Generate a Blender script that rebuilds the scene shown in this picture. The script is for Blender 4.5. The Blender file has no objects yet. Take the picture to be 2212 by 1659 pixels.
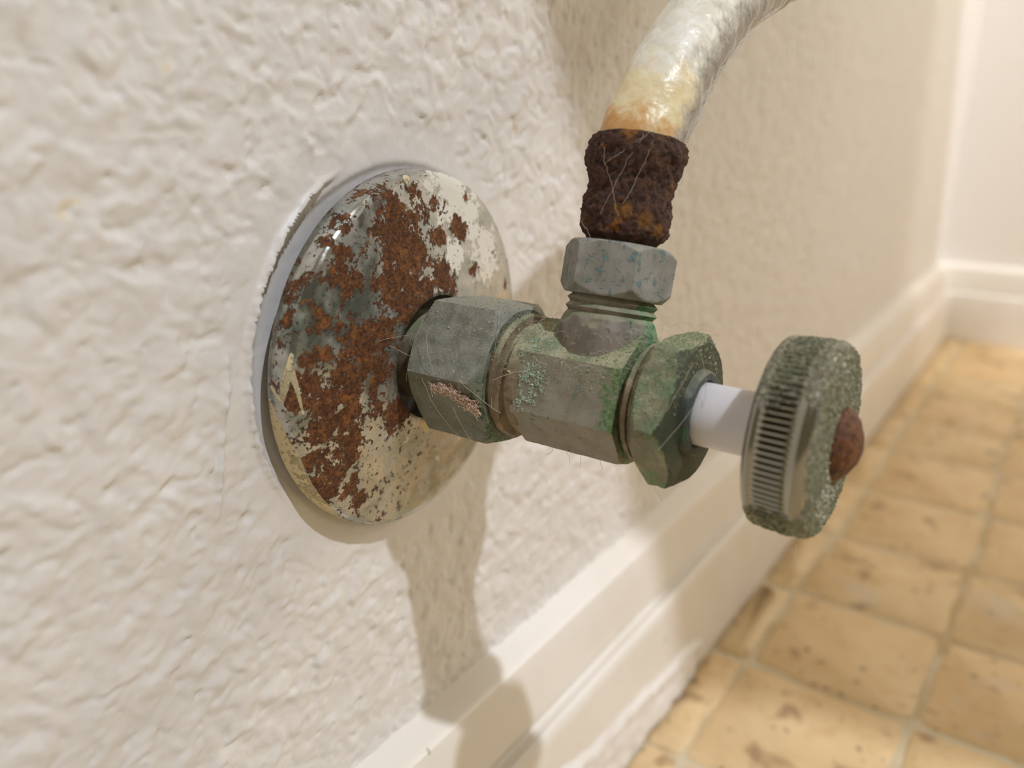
import bpy, math, random
import numpy as np
from mathutils import Matrix, Vector
from mathutils.bvhtree import BVHTree

# ----------------------------------------------------------------- camera, light, exposure
S = bpy.context.scene
COL = S.collection
MM = 0.001
S.view_settings.view_transform = 'Standard'
S.view_settings.look = 'None'
S.view_settings.gamma = 1.0
S.view_settings.use_curve_mapping = False
S.view_settings.exposure = 0.0

CAM_C = np.array([91.8778, -101.5833, 39.8383])
CAM_R = np.array([[0.8221, 0.5693, 0.0043], [0.1856, -0.2609, -0.9474], [-0.5383, 0.7796, -0.3201]])
u_, s_, vt_ = np.linalg.svd(CAM_R)
CAM_R = u_ @ vt_
cd = bpy.data.cameras.new('camera')
cam = bpy.data.objects.new('camera', cd)
COL.objects.link(cam)
M = Matrix.Identity(4)
for i in range(3):
    M[i][0] = CAM_R[0][i]
    M[i][1] = -CAM_R[1][i]
    M[i][2] = -CAM_R[2][i]
    M[i][3] = CAM_C[i] * MM
cam.matrix_world = M
cd.sensor_fit = 'HORIZONTAL'
cd.sensor_width = 36.0
cd.lens = 36.0 * 1801.07 / 2212
cd.clip_start = 0.005
cd.clip_end = 30
cd.dof.use_dof = True
cd.dof.focus_distance = 0.124
cd.dof.aperture_fstop = 13.5
S.camera = cam

W = bpy.data.worlds.new('room_light')
S.world = W
W.use_nodes = True
bg = W.node_tree.nodes['Background']
bg.inputs[0].default_value = (1.0, 0.84, 0.54, 1)
bg.inputs[1].default_value = 0.20

def lamp(name, kind, loc, energy, color, **kw):
    d = bpy.data.lights.new(name, kind)
    d.energy = energy
    d.color = color
    for k, v in kw.items():
        setattr(d, k, v)
    o = bpy.data.objects.new(name, d)
    COL.objects.link(o)
    o.location = loc
    return o

KD = np.array([1, -0.23, 1.48]); KD /= np.linalg.norm(KD)
lamp('ceiling_lamp', 'POINT', tuple(KD * 1.9), 93, (.82, .885, 1.0), shadow_soft_size=0.024)
fl = lamp('warm_fill', 'AREA', (0.56, 0.60, 0.48), 3.1, (1, .92, .78), shape='DISK', size=0.35)  # unseen soft warm fill, placed to brighten the wall towards the corner
fl.rotation_euler = (Vector((0.0, 0.40, 0.0)) - fl.location).to_track_quat('-Z', 'Y').to_euler()

sp_ = lamp('far_corner_fill', 'SPOT', (0.60, 0.16, 1.25), 27, (1, .95, .88), shadow_soft_size=0.05, spot_size=math.radians(44), spot_blend=1.0)  # added spot without a known fixture, brightens only the far corner
sp_.rotation_euler = (Vector((0.10, 0.62, -0.02)) - sp_.location).to_track_quat('-Z', 'Y').to_euler()

# ----------------------------------------------------------------- helpers
rng = np.random.default_rng(7)
random.seed(7)
_perm = np.random.default_rng(3).permutation(256)
_perm = np.concatenate([_perm, _perm, _perm])
_g = np.random.default_rng(5).normal(size=(256, 3))
_g /= np.linalg.norm(_g, axis=1)[:, None]

def perlin(P):
    P = np.asarray(P, float)
    i = np.floor(P).astype(int)
    f = P - i
    i &= 255
    u = f * f * f * (f * (f * 6 - 15) + 10)
    out = np.zeros(len(P))
    for dx in (0, 1):
        wx = u[:, 0] if dx else 1 - u[:, 0]
        for dy in (0, 1):
            wy = u[:, 1] if dy else 1 - u[:, 1]
            for dz in (0, 1):
                wz = u[:, 2] if dz else 1 - u[:, 2]
                h = _perm[_perm[_perm[(i[:, 0] + dx) & 255] + ((i[:, 1] + dy) & 255)] + ((i[:, 2] + dz) & 255)]
                g = _g[h]
                d = g[:, 0] * (f[:, 0] - dx) + g[:, 1] * (f[:, 1] - dy) + g[:, 2] * (f[:, 2] - dz)
                out += wx * wy * wz * d
    return out * 1.6

def fbm(P, scale, octaves=4, gain=.5, off=0.0):
    P = np.asarray(P, float) / scale + off
    a, o = 1.0, 0
    for k in range(octaves):
        o = o + a * perlin(P * 2 ** k + 17.3 * k)
        a *= gain
    return o

def sstep(a, b, x):
    t = np.clip((x - a) / (b - a), 0, 1)
    return t * t * (3 - 2 * t)

def link(name, V, F, mat, parent=None, smooth=30, attrs=None):
    """V in millimetres -> one mesh object"""
    me = bpy.data.meshes.new(name)
    V = np.asarray(V, float) * MM
    me.from_pydata(V.tolist() if len(V) < 200000 else V, [], F)
    me.update()
    if smooth is not None:
        me.polygons.foreach_set('use_smooth', [True] * len(me.polygons))
        if smooth < 180:
            me.set_sharp_from_angle(angle=math.radians(smooth))
    for k, v in (attrs or {}).items():
        at = me.attributes.new(k, 'FLOAT', 'POINT')
        at.data.foreach_set('value', np.asarray(v, np.float32))
    if mat:
        me.materials.append(mat)
    o = bpy.data.objects.new(name, me)
    COL.objects.link(o)
    if parent:
        o.parent = parent
    return o

def empty(name, label, cat, loc=(0, 0, 0), group=None):
    o = bpy.data.objects.new(name, None)
    COL.objects.link(o)
    o.location = loc
    o.empty_display_size = .01
    o['label'] = label
    o['category'] = cat
    if group:
        o['group'] = group
    return o

def tag(o, label, cat, group=None, kind=None):
    o['label'] = label
    o['category'] = cat
    if group: o['group'] = group
    if kind: o['kind'] = kind
    return o

def grid_faces(n, m, wrap=True):
    """n rings of m points"""
    F = []
    mm = m if wrap else m - 1
    for i in range(n - 1):
        for j in range(mm):
            k = (j + 1) % m
            F.append((i * m + j, i * m + k, (i + 1) * m + k, (i + 1) * m + j))
    return F

def hexr(R, th0, ph):
    a = R * math.cos(math.pi / 6)
    d = (ph - math.radians(th0)) % (math.pi / 3) - math.pi / 6
    return a / np.cos(d)

def polyr(pts, ph):
    """radius of a convex polygon (list of 2d points round the origin) at angles ph"""
    pts = np.array(pts, float)
    out = np.full(len(ph), 1e9)
    for p, q_ in zip(pts, np.roll(pts, -1, 0)):
        e = q_ - p
        n = np.array([e[1], -e[0]]); n /= np.linalg.norm(n)
        d = n @ p
        if d < 0: n, d = -n, -d
        c = np.cos(ph) * n[0] + np.sin(ph) * n[1]
        out = np.where(c > 1e-6, np.minimum(out, d / np.maximum(c, 1e-6)), out)
    return out

def solid(name, fr, rings, rfun, mat, parent, n=240, noise=None, smooth=30, phis=None, close=True, attrs=None):
    """rings: list of (t, cap radius); radius at angle = min(cap, rfun(phi))"""
    ph = np.linspace(0, 2 * np.pi, n, endpoint=False) if phis is None else phis
    n = len(ph)
    rp = rfun(ph) if rfun is not None else np.full(n, 1e9)
    V = []
    for t, c in rings:
        V.append(fr.at(t, np.minimum(rp, c), ph))
    V = np.concatenate(V)
    if noise:
        V = noise(V, fr)
    F = grid_faces(len(rings), n)
    if close:
        base = len(V)
        V = np.vstack([V, fr.o + rings[0][0] * fr.a, fr.o + rings[-1][0] * fr.a])
        L = (len(rings) - 1) * n
        for j in range(n):
            k = (j + 1) % n
            F.append((base, k, j))
            F.append((base + 1, L + j, L + k))
    return link(name, V, F, mat, parent, smooth, attrs(V) if attrs else None), V, F

def radial_noise(amp, scale, octv=4):
    def f(V, fr):
        d = V - fr.o
        ax = d @ fr.a
        rad = d - ax[:, None] * fr.a
        r = np.linalg.norm(rad, axis=1)[:, None]
        k = fbm(V, scale, octv)
        return V + rad / np.maximum(r, 1e-6) * (amp * k)[:, None]
    return f

def linsp(pairs, sub):
    """subdivide a ring list"""
    out = []
    for (a, b), (c, d), k in zip(pairs[:-1], pairs[1:], sub):
        for i in range(k):
            out.append((a + (c - a) * i / k, b + (d - b) * i / k))
    out.append(pairs[-1])
    return out

def tube(path, r, n=8, cap=True):
    path = np.asarray(path, float)
    m = len(path)
    r = np.broadcast_to(np.asarray(r, float), (m,))
    T = np.gradient(path, axis=0)
    T /= np.maximum(np.linalg.norm(T, axis=1)[:, None], 1e-9)
    ref = np.array([0.31, 0.83, 0.46])
    if abs(T[0] @ ref) > .9: ref = np.array([1., 0, 0])
    U = np.zeros_like(T)
    u = np.cross(T[0], ref)
    for i in range(m):
        u = u - (u @ T[i]) * T[i]
        u /= np.linalg.norm(u)
        U[i] = u
    Bn = np.cross(T, U)
    ph = np.linspace(0, 2 * np.pi, n, endpoint=False)
    V = (path[:, None, :] + r[:, None, None] * (np.cos(ph)[None, :, None] * U[:, None, :] + np.sin(ph)[None, :, None] * Bn[:, None, :])).reshape(-1, 3)
    F = grid_faces(m, n)
    if cap:
        F.append(tuple(range(n))[::-1])
        F.append(tuple(range((m - 1) * n, m * n)))
    return V, F

def join(parts):
    V, F, b = [], [], 0
    for v, f in parts:
        V.append(np.asarray(v, float))
        F += [tuple(i + b for i in t) for t in f]
        b += len(v)
    return np.vstack(V), F

# ----------------------------------------------------------------- materials
class Frame:
    def __init__(s, o, a, u, v):
        s.o, s.a, s.u, s.v = [np.array(x, float) for x in (o, a, u, v)]
    def at(s, t, r, ph):
        t, r, ph = np.broadcast_arrays(t, r, ph)
        return s.o + t[..., None] * s.a + (r * np.cos(ph))[..., None] * s.u + (r * np.sin(ph))[..., None] * s.v

FX = Frame((0, 0, 0), (1, 0, 0), (0, 1, 0), (0, 0, 1))
ROLL = math.radians(15.3)
WD = np.array([0, math.sin(ROLL), math.cos(ROLL)])
VD = np.array([0, math.cos(ROLL), -math.sin(ROLL)])
FO = Frame((36.85, 0, 0), WD, (1, 0, 0), VD)

class NT:
    def __init__(s, name):
        s.m = bpy.data.materials.new(name)
        s.m.use_nodes = True
        s.t = s.m.node_tree
        s.b = s.t.nodes['Principled BSDF']
        s.co = s.new('ShaderNodeTexCoord').outputs['Object']
        s.mmv = s.vm('SCALE', s.co, sc=1000.0)
    def new(s, k, **kw):
        n = s.t.nodes.new(k)
        for a, b in kw.items(): setattr(n, a, b)
        return n
    def put(s, sock, v):
        if hasattr(v, 'is_output') or isinstance(v, bpy.types.NodeSocket):
            s.t.links.new(v, sock)
        elif isinstance(v, (tuple, list)) and len(v) == 3 and sock.type == 'RGBA':
            sock.default_value = (*v, 1)
        else:
            sock.default_value = v
    def vm(s, op, a, b=None, sc=None):
        n = s.new('ShaderNodeVectorMath', operation=op)
        s.put(n.inputs[0], a)
        if b is not None: s.put(n.inputs[1], b)
        if sc is not None: n.inputs['Scale'].default_value = sc
        return n.outputs[0]
    def ma(s, op, a, b=0.0, clamp=False):
        n = s.new('ShaderNodeMath', operation=op, use_clamp=clamp)
        s.put(n.inputs[0], a); s.put(n.inputs[1], b)
        return n.outputs[0]
    def noise(s, size, detail=4, rough=.55, dist=0, off=0.0, stretch=None, color=False):
        """size in millimetres"""
        v = s.mmv
        if stretch: v = s.vm('MULTIPLY', v, tuple(stretch))
        if off: v = s.vm('ADD', v, (off, off * 1.7, -off))
        n = s.new('ShaderNodeTexNoise')
        s.put(n.inputs['Vector'], v)
        n.inputs['Scale'].default_value = 1.0 / size
        n.inputs['Detail'].default_value = detail
        n.inputs['Roughness'].default_value = rough
        n.inputs['Distortion'].default_value = dist
        return n.outputs['Color' if color else 'Fac']
    def voro(s, size, feature='F1', off=0.0):
        v = s.mmv
        if off: v = s.vm('ADD', v, (off, off, off))
        n = s.new('ShaderNodeTexVoronoi', feature=feature)
        s.put(n.inputs['Vector'], v)
        n.inputs['Scale'].default_value = 1.0 / size
        return n.outputs['Distance']
    def rng(s, v, a, b, c=0.0, d=1.0, smooth=True):
        n = s.new('ShaderNodeMapRange', interpolation_type='SMOOTHSTEP' if smooth else 'LINEAR')
        s.put(n.inputs['Value'], v)
        for k, x in zip(('From Min', 'From Max', 'To Min', 'To Max'), (a, b, c, d)):
            n.inputs[k].default_value = x
        return n.outputs[0]
    def mix(s, f, a, b):
        n = s.new('ShaderNodeMix', data_type='RGBA')
        s.put(n.inputs[0], f); s.put(n.inputs[6], a); s.put(n.inputs[7], b)
        return n.outputs[2]
    def mixf(s, f, a, b):
        n = s.new('ShaderNodeMix', data_type='FLOAT')
        s.put(n.inputs[0], f); s.put(n.inputs[2], a); s.put(n.inputs[3], b)
        return n.outputs[0]
    def attr(s, name):
        return s.new('ShaderNodeAttribute', attribute_name=name).outputs['Fac']
    def sep(s, v):
        return s.new('ShaderNodeSeparateXYZ'), v
    def xyz(s, v):
        n = s.new('ShaderNodeSeparateXYZ'); s.put(n.inputs[0], v); return n.outputs
    def normal(s):
        return s.new('ShaderNodeNewGeometry').outputs['Normal']
    def bump(s, h, dist, strength=1.0, normal=None):
        """dist in millimetres"""
        n = s.new('ShaderNodeBump')
        n.inputs['Distance'].default_value = dist * MM
        n.inputs['Strength'].default_value = strength
        s.put(n.inputs['Height'], h)
        if normal is not None: s.put(n.inputs['Normal'], normal)
        return n.outputs[0]
    def out(s, color=None, rough=None, metal=None, normal=None, **kw):
        if color is not None: s.put(s.b.inputs['Base Color'], color)
        if rough is not None: s.put(s.b.inputs['Roughness'], rough)
        if metal is not None: s.put(s.b.inputs['Metallic'], metal)
        if normal is not None: s.put(s.b.inputs['Normal'], normal)
        for k, v in kw.items(): s.put(s.b.inputs[k.replace('_', ' ')], v)
        return s.m

def srgb(r, g, b):
    f = lambda c: c / 12.92 if c <= .04045 else ((c + .055) / 1.055) ** 2.4
    return tuple(f(x / 255) for x in (r, g, b))

def mat_wall():
    k = NT('painted_wall')
    n = k.noise(9, 3)
    c = k.mix(k.rng(n, .35, .7), srgb(222, 217, 212), srgb(227, 222, 217))
    sp = k.rng(k.noise(5.5, 2, off=31), .72, .76)
    c = k.mix(k.ma('MULTIPLY', sp, .55), c, srgb(222, 205, 165))
    h = k.ma('ADD', k.noise(1.1, 3), k.ma('MULTIPLY', k.noise(.3, 2), .3))
    return k.out(c, .48, 0, k.bump(h, .09, .55))

def mat_plain_wall():
    k = NT('painted_back_wall')
    return k.out(srgb(236, 231, 225), .5, 0, k.bump(k.noise(4, 4), .5, .8))

def mat_baseboard():
    k = NT('white_trim_paint')
    c = k.mix(k.rng(k.noise(30, 3), .35, .7), srgb(228, 221, 211), srgb(234, 228, 220))
    d = k.rng(k.noise(6, 2, off=5), .735, .76)
    c = k.mix(k.ma('MULTIPLY', d, .6), c, srgb(140, 135, 120))
    return k.out(c, .34, 0, k.bump(k.noise(14, 2), .1, .4))

def mat_caulk():
    k = NT('caulk')
    return k.out(srgb(232, 227, 222), .45, 0, k.bump(k.noise(3, 3), .4, .6))

def mat_tile():
    k = NT('tumbled_stone')
    oi = k.new('ShaderNodeObjectInfo')
    r = oi.outputs['Random']
    geo = k.new('ShaderNodeNewGeometry').outputs['Position']
    k.mmv = k.vm('SCALE', geo, sc=1000.0)
    c = k.mix(k.rng(k.noise(28, 5, .6, .6), .3, .7), srgb(204, 176, 128), srgb(220, 196, 154))
    c = k.mix(k.rng(k.noise(9, 4, off=8), .52, .75, 0, .7), c, srgb(192, 156, 106))
    c = k.mix(k.ma('MULTIPLY', r, .35), c, srgb(222, 184, 134))
    v = k.rng(k.noise(14, 2, .5, .2, off=19), .60, .72, 0, .75)
    c = k.mix(v, c, srgb(146, 116, 84))
    pit = k.rng(k.noise(4.2, 1, .5, off=41), .66, .74, 0, .7)
    c = k.mix(pit, c, srgb(120, 98, 76))
    wh = k.rng(k.noise(22, 3, off=77), .62, .75, 0, .6)
    c = k.mix(wh, c, srgb(205, 190, 165))
    h = k.ma('SUBTRACT', k.noise(5, 4), k.ma('MULTIPLY', pit, .8))
    return k.out(c, .5, 0, k.bump(h, .5, .5))

def mat_grout():
    k = NT('grout')
    c = k.mix(k.rng(k.noise(18, 4), .35, .65), srgb(186, 164, 126), srgb(206, 192, 164))
    return k.out(c, .9, 0, k.bump(k.noise(1.2, 3), .25, .6))

RUST_D, RUST_M, RUST_L = srgb(70, 38, 20), srgb(120, 68, 32), srgb(154, 92, 44)

def rust_color(k, off=0.0):
    a = k.rng(k.noise(.5, 6, .78, off=off), .38, .62)
    c = k.mix(a, srgb(62, 35, 18), srgb(136, 84, 42))
    c = k.mix(k.rng(k.noise(1.5, 5, .65, off=off + 9), .5, .68, 0, .75), c, srgb(170, 110, 56))
    c = k.mix(k.rng(k.noise(2.4, 5, .65, off=off + 19), .54, .68, 0, .7), c, srgb(76, 38, 18))
    c = k.mix(k.rng(k.noise(.22, 2, off=off + 3), .66, .74, 0, .6), c, srgb(184, 128, 84))
    return c

def mat_escutcheon():
    k = NT('rusted_chrome')
    rd = k.attr('rust'); wp = k.attr('white'); pt = k.attr('paint')
    n = k.ma('ADD', k.ma('MULTIPLY', k.noise(2.3, 8, .68, .3), .8), k.ma('MULTIPLY', k.noise(.6, 4, .65, off=12), .2))
    n = k.ma('ADD', k.ma('MULTIPLY', k.ma('SUBTRACT', n, .5), 1.7), .5)
    rm = k.rng(k.ma('ADD', n, rd), .985, 1.025)
    sp = k.rng(k.ma('ADD', k.noise(.8, 3, .55, off=33), k.ma('MULTIPLY', rd, .3)), .73, .77)
    rm = k.ma('MAXIMUM', rm, sp)
    wm = k.rng(k.ma('ADD', k.noise(1.8, 5, .6, off=21), wp), .98, 1.04)
    g = k.mix(k.rng(k.noise(5, 4, .55, .5, off=4), .35, .65), srgb(192, 189, 180), srgb(160, 164, 156))
    haze = k.rng(k.noise(3.5, 4, off=55), .35, .7, .25, .85)
    tn = k.rng(k.ma('ADD', k.attr('tarn'), k.ma('MULTIPLY', k.ma('SUBTRACT', k.noise(2.5, 5, .6, off=81), .5), 1.2)), .25, .6, 0, .85)
    g = k.mix(tn, g, k.mix(k.noise(6, 2), srgb(108, 110, 103), srgb(124, 138, 130)))
    c = k.mix(wm, g, srgb(222, 218, 205))
    pm = k.rng(k.ma('ADD', pt, k.ma('MULTIPLY', k.ma('SUBTRACT', k.noise(.8, 3, off=61), .5), .25)), .48, .54)
    c = k.mix(rm, c, rust_color(k))
    c = k.mix(pm, c, srgb(214, 198, 158))
    cover = k.ma('MAXIMUM', k.ma('MAXIMUM', rm, pm), wm)
    metal = k.ma('MULTIPLY', k.ma('SUBTRACT', 1.0, cover, True), k.ma('SUBTRACT', 1.0, k.ma('MULTIPLY', haze, .5)))
    rough = k.mixf(cover, k.rng(haze, .25, .85, .16, .38), .85)
    rough = k.mixf(wm, rough, k.mixf(rm, .4, .9))
    h = k.ma('ADD', k.ma('MULTIPLY', rm, k.ma('ADD', .3, k.noise(.4, 4, .75))), k.ma('MULTIPLY', pm, .5))
    return k.out(c, rough, metal, k.bump(h, .5, 1.0))

def brass_like(name, base1, base2, low, dust=.55, green=.5, teal=.3, green_col=srgb(62, 98, 58), moss_bias=0.0, teal_col=srgb(82, 124, 122), metal=.25, dark=.5, side_green=False, dgreen=.75, front=0.0, dcol=(srgb(138, 136, 98), srgb(212, 206, 174)), specks=.55):
    """dull plated brass: grey-brown metal, green corrosion, pale verdigris, dust settled on the upward faces"""
    k = NT(name)
    nz = k.xyz(k.normal())[2]
    c = k.mix(k.rng(k.noise(4.5, 5, .6), .35, .65), base1, base2)
    low_m = k.rng(k.noise(3, 5, .6, .3, off=7), .42, .6, 0, dark)
    c = k.mix(low_m, c, low)
    gm = k.rng(k.noise(4.0, 6, .68, .4, off=13), .70 - .28 * green, .82 - .28 * green, 0, .9)
    c = k.mix(gm, c, green_col)
    tm = k.rng(k.noise(1.4, 6, .7, .5, off=23), .72 - .2 * teal, .78 - .2 * teal, 0, .85)
    c = k.mix(tm, c, teal_col)
    if side_green:
        px_, py_, pz_ = k.xyz(k.mmv)[:3]
        nn_ = k.ma('MULTIPLY', k.ma('SUBTRACT', k.noise(1.8, 6, .7, .3, off=50), .5), 1.8)
        if side_green == 'neck':
            ex = k.ma('DIVIDE', k.ma('ADD', k.ma('SUBTRACT', px_, 37.0), py_), 12.0)
            c1, c2 = srgb(18, 96, 48), srgb(92, 158, 112)
        elif side_green == 'body':
            ex = k.ma('ADD', k.ma('DIVIDE', k.ma('SUBTRACT', px_, 38.5), 8.0), k.ma('MULTIPLY', nz, .45))
            c1, c2 = srgb(66, 108, 60), srgb(124, 150, 100)
        else:
            ex = k.ma('ADD', k.ma('DIVIDE', k.ma('SUBTRACT', px_, 19.0), 9.0), k.ma('MULTIPLY', nz, -.5))  # nut: green corrosion, plus shade painted onto the downward faces
            c1, c2 = srgb(40, 66, 44), srgb(84, 104, 80)
        sg = k.rng(k.ma('ADD', ex, nn_), .40, .70, 0, .88)
        c = k.mix(sg, c, k.mix(k.rng(k.noise(.7, 5, .65, off=57), .4, .65), c1, c2))
    fib = k.noise(.28, 3, .7, off=3)
    up = k.ma('ADD', k.rng(nz, .05, .85, -.25, .42), k.ma('MULTIPLY', k.ma('SUBTRACT', k.noise(2.2, 5, .65, off=37), .5), .9))
    dm = k.ma('MULTIPLY', k.rng(k.ma('ADD', up, moss_bias), .05, .35), dust)
    dc = k.mix(fib, *dcol)
    dc = k.mix(k.rng(k.noise(3, 4, off=44), .4, .62, 0, dgreen), dc, srgb(112, 134, 98))
    c = k.mix(dm, c, dc)
    if front:
        nx = k.xyz(k.normal())[0]
        fm = k.ma('MULTIPLY', k.rng(k.ma('ADD', nx, k.ma('MULTIPLY', k.ma('SUBTRACT', k.noise(1.2, 4, .6, off=77), .5), .5)), .3, .75), front)
        c = k.mix(fm, c, k.mix(k.noise(.5, 4, .7), srgb(34, 42, 26), srgb(70, 78, 54)))
    spk = k.rng(k.noise(.3, 2, off=91), .70 if specks < .6 else .62, .76 if specks < .6 else .70, 0, specks)
    c = k.mix(spk, c, srgb(196, 194, 176))
    mt = k.ma('MULTIPLY', k.ma('SUBTRACT', 1.0, k.ma('MAXIMUM', gm, k.ma('MAXIMUM', dm, tm)), True), metal)
    h = k.ma('ADD', k.ma('MULTIPLY', fib, k.ma('ADD', .25, dm)), k.ma('ADD', k.ma('MULTIPLY', gm, .35), k.ma('MULTIPLY', tm, .5)))
    return k.out(c, .62, mt, k.bump(h, .22, .9))

RUST_SPOTS = [tuple(FO.at(np.array(s_), np.array(6.4), np.array(math.radians(a_)))) + (r_,) for s_, a_, r_ in ((25.2, 292, 1.9), (24.6, 322, 1.6), (35.5, 285, 1.5), (23.5, 345, 1.6))]

def mat_heavy_rust():
    k = NT('heavy_rust')
    c = k.mix(k.rng(k.noise(.7, 5, .7), .32, .68), srgb(38, 23, 18), srgb(106, 70, 50))
    c = k.mix(k.rng(k.noise(2.2, 4, .6, off=5), .5, .7, 0, .6), c, srgb(126, 84, 52))
    o = k.rng(k.noise(3.2, 4, .6, off=66), .62, .72, 0, .75)
    c = k.mix(o, c, srgb(170, 104, 28))
    h = k.ma('ADD', k.noise(.6, 5, .75), k.ma('MULTIPLY', k.voro(.9), .6))
    for (px_, py_, pz_, pr_) in RUST_SPOTS:
        n_ = k.new('ShaderNodeVectorMath', operation='DISTANCE')
        k.put(n_.inputs[0], k.mmv); n_.inputs[1].default_value = (px_, py_, pz_)
        dd = k.ma('ADD', k.ma('DIVIDE', n_.outputs['Value'], pr_), k.ma('MULTIPLY', k.ma('SUBTRACT', k.noise(1.0, 5, .7, off=88), .5), 2.4))
        c = k.mix(k.rng(dd, 1.0, .3, 0, .6), c, k.mix(k.noise(.5, 3), srgb(140, 82, 24), srgb(196, 136, 44)))
    h = k.ma('ADD', h, k.ma('MULTIPLY', k.noise(.25, 3, .7, off=6), .5))
    return k.out(c, .72, 0, k.bump(h, .6, 1.0))

def mat_screw():
    k = NT('rusted_screw')
    return k.out(k.mix(k.rng(k.noise(.9, 5, .7), .3, .7), srgb(58, 30, 12), srgb(124, 74, 32)), .6, .1, k.bump(k.noise(.5, 4, .7), .25, .9))

def mat_stem():
    k = NT('white_plastic')
    return k.out(k.mix(k.rng(k.noise(5, 3), .4, .7), srgb(222, 218, 220), srgb(228, 224, 224)), .38, 0, Subsurface_Weight=.6, Subsurface_Radius=(.004, .004, .004), Subsurface_Scale=1.0)

def mat_knob():
    k = NT('corroded_chrome')
    cv = k.attr('crust')
    n = k.ma('ADD', k.ma('MULTIPLY', k.noise(1.1, 6, .65, .3), .7), k.ma('MULTIPLY', k.noise(3.5, 3, off=8), .3))
    m = k.rng(k.ma('ADD', n, cv), .86, 1.0)
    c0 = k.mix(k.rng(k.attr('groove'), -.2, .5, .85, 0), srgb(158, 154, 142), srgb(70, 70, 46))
    cr = k.mix(k.rng(k.noise(.5, 5, .75, off=2), .38, .62), srgb(74, 76, 52), srgb(170, 165, 138))
    cr = k.mix(k.rng(k.noise(2.5, 4, off=17), .5, .65, 0, .5), cr, srgb(106, 118, 86))
    cr = k.mix(k.rng(k.noise(2.8, 4, off=29), .58, .7, 0, .6), cr, srgb(120, 98, 52))
    cr = k.mix(k.rng(k.noise(.5, 3, .6, off=71), .66, .74, 0, .7), cr, srgb(196, 192, 172))
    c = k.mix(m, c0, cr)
    metal = k.ma('SUBTRACT', 1.0, k.ma('MULTIPLY', m, .85), True)
    h = k.ma('MULTIPLY', m, k.ma('ADD', .4, k.ma('ADD', k.noise(.45, 4, .7), k.ma('MULTIPLY', k.voro(.8), -.5))))
    return k.out(c, k.mixf(m, .2, .66), metal, k.bump(h, .32, .9))

def mat_crust(name, c1, c2):
    k = NT(name)
    return k.out(k.mix(k.noise(.6, 3), c1, c2), .9)

def mat_core():
    k = NT('hose_liner')
    s = k.attr('side'); t = k.attr('along')
    c = k.mix(k.rng(k.ma('ADD', s, k.ma('MULTIPLY', k.ma('SUBTRACT', k.noise(5, 4), .5), 1.0)), -.2, .5), srgb(222, 216, 205), srgb(240, 232, 212))
    y = k.ma('ADD', t, k.ma('MULTIPLY', k.ma('SUBTRACT', k.noise(4, 5, .6), .5), .42))
    side = k.rng(s, -.5, .1)
    c = k.mix(k.ma('MULTIPLY', k.rng(y, .34, .15, 0, .8), side), c, srgb(240, 214, 152))
    c = k.mix(k.ma('MULTIPLY', k.rng(y, .10, .0, 0, .85), side), c, srgb(216, 152, 74))
    h = k.ma('ADD', k.noise(3, 4, .6, .6), k.ma('MULTIPLY', k.voro(3.5), .7))
    return k.out(c, .45, 0, k.bump(h, .9, .7))

def mat_thread():
    k = NT('braid_thread')
    return k.out(srgb(198, 190, 176), .6)

def mat_sleeve():
    k = NT('clear_vinyl')
    nt = k.t
    tr = k.new('ShaderNodeBsdfTransparent'); tr.inputs[0].default_value = (.97, .96, .93, 1)
    gl = k.new('ShaderNodeBsdfGlossy'); gl.inputs['Roughness'].default_value = .22
    gl.inputs['Color'].default_value = (1, 1, 1, 1)
    fr = k.new('ShaderNodeFresnel'); fr.inputs[0].default_value = 1.22
    h = k.ma('ADD', k.noise(5, 3, .5), k.ma('MULTIPLY', k.noise(1.6, 3, off=4), .3))
    b = k.bump(h, .7, .8)
    nt.links.new(b, gl.inputs['Normal']); nt.links.new(b, fr.inputs['Normal'])
    mx = k.new('ShaderNodeMixShader')
    nt.links.new(fr.outputs[0], mx.inputs[0]); nt.links.new(tr.outputs[0], mx.inputs[1]); nt.links.new(gl.outputs[0], mx.inputs[2])
    df = k.new('ShaderNodeBsdfPrincipled')
    sd = k.attr('side'); al = k.attr('along')
    ny = k.ma('ADD', al, k.ma('MULTIPLY', k.ma('SUBTRACT', k.noise(3.5, 5, .6), .5), .4))
    lf = k.rng(k.ma('ADD', sd, k.ma('MULTIPLY', k.ma('SUBTRACT', k.noise(5, 5, .6, off=9), .5), 1.6)), -.25, .35)
    dc = k.mix(k.rng(k.noise(2.6, 4, .6, .7, off=14), .4, .62), srgb(238, 232, 214), srgb(252, 248, 236))
    dc = k.mix(k.rng(ny, .30, .16, 0, .8), dc, srgb(242, 220, 164))
    dc = k.mix(k.rng(ny, .08, -.03, 0, .85), dc, srgb(216, 152, 74))
    dc = k.mix(k.rng(k.noise(1.1, 4, .65, off=38), .66, .74, 0, .45), dc, srgb(150, 138, 108))
    nt.links.new(dc, df.inputs['Base Color']); df.inputs['Roughness'].default_value = .35
    nt.links.new(b, df.inputs['Normal'])
    m2 = k.new('ShaderNodeMixShader')
    dc2 = k.mix(lf, srgb(218, 211, 199), dc)
    nt.links.new(dc2, df.inputs['Base Color'])
    f = k.mixf(lf, k.rng(k.noise(3, 3, off=29), .4, .7, .30, .58), .93)
    nt.links.new(f, m2.inputs[0]); nt.links.new(mx.outputs[0], m2.inputs[1]); nt.links.new(df.outputs[0], m2.inputs[2])
    nt.links.new(m2.outputs[0], nt.nodes['Material Output'].inputs['Surface'])
    return k.m

def flat(name, col, rough=.6, metal=0.0):
    k = NT(name)
    n = k.mix(k.noise(3, 3), tuple(x * .92 for x in col), col)
    return k.out(n, rough, metal)

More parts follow.
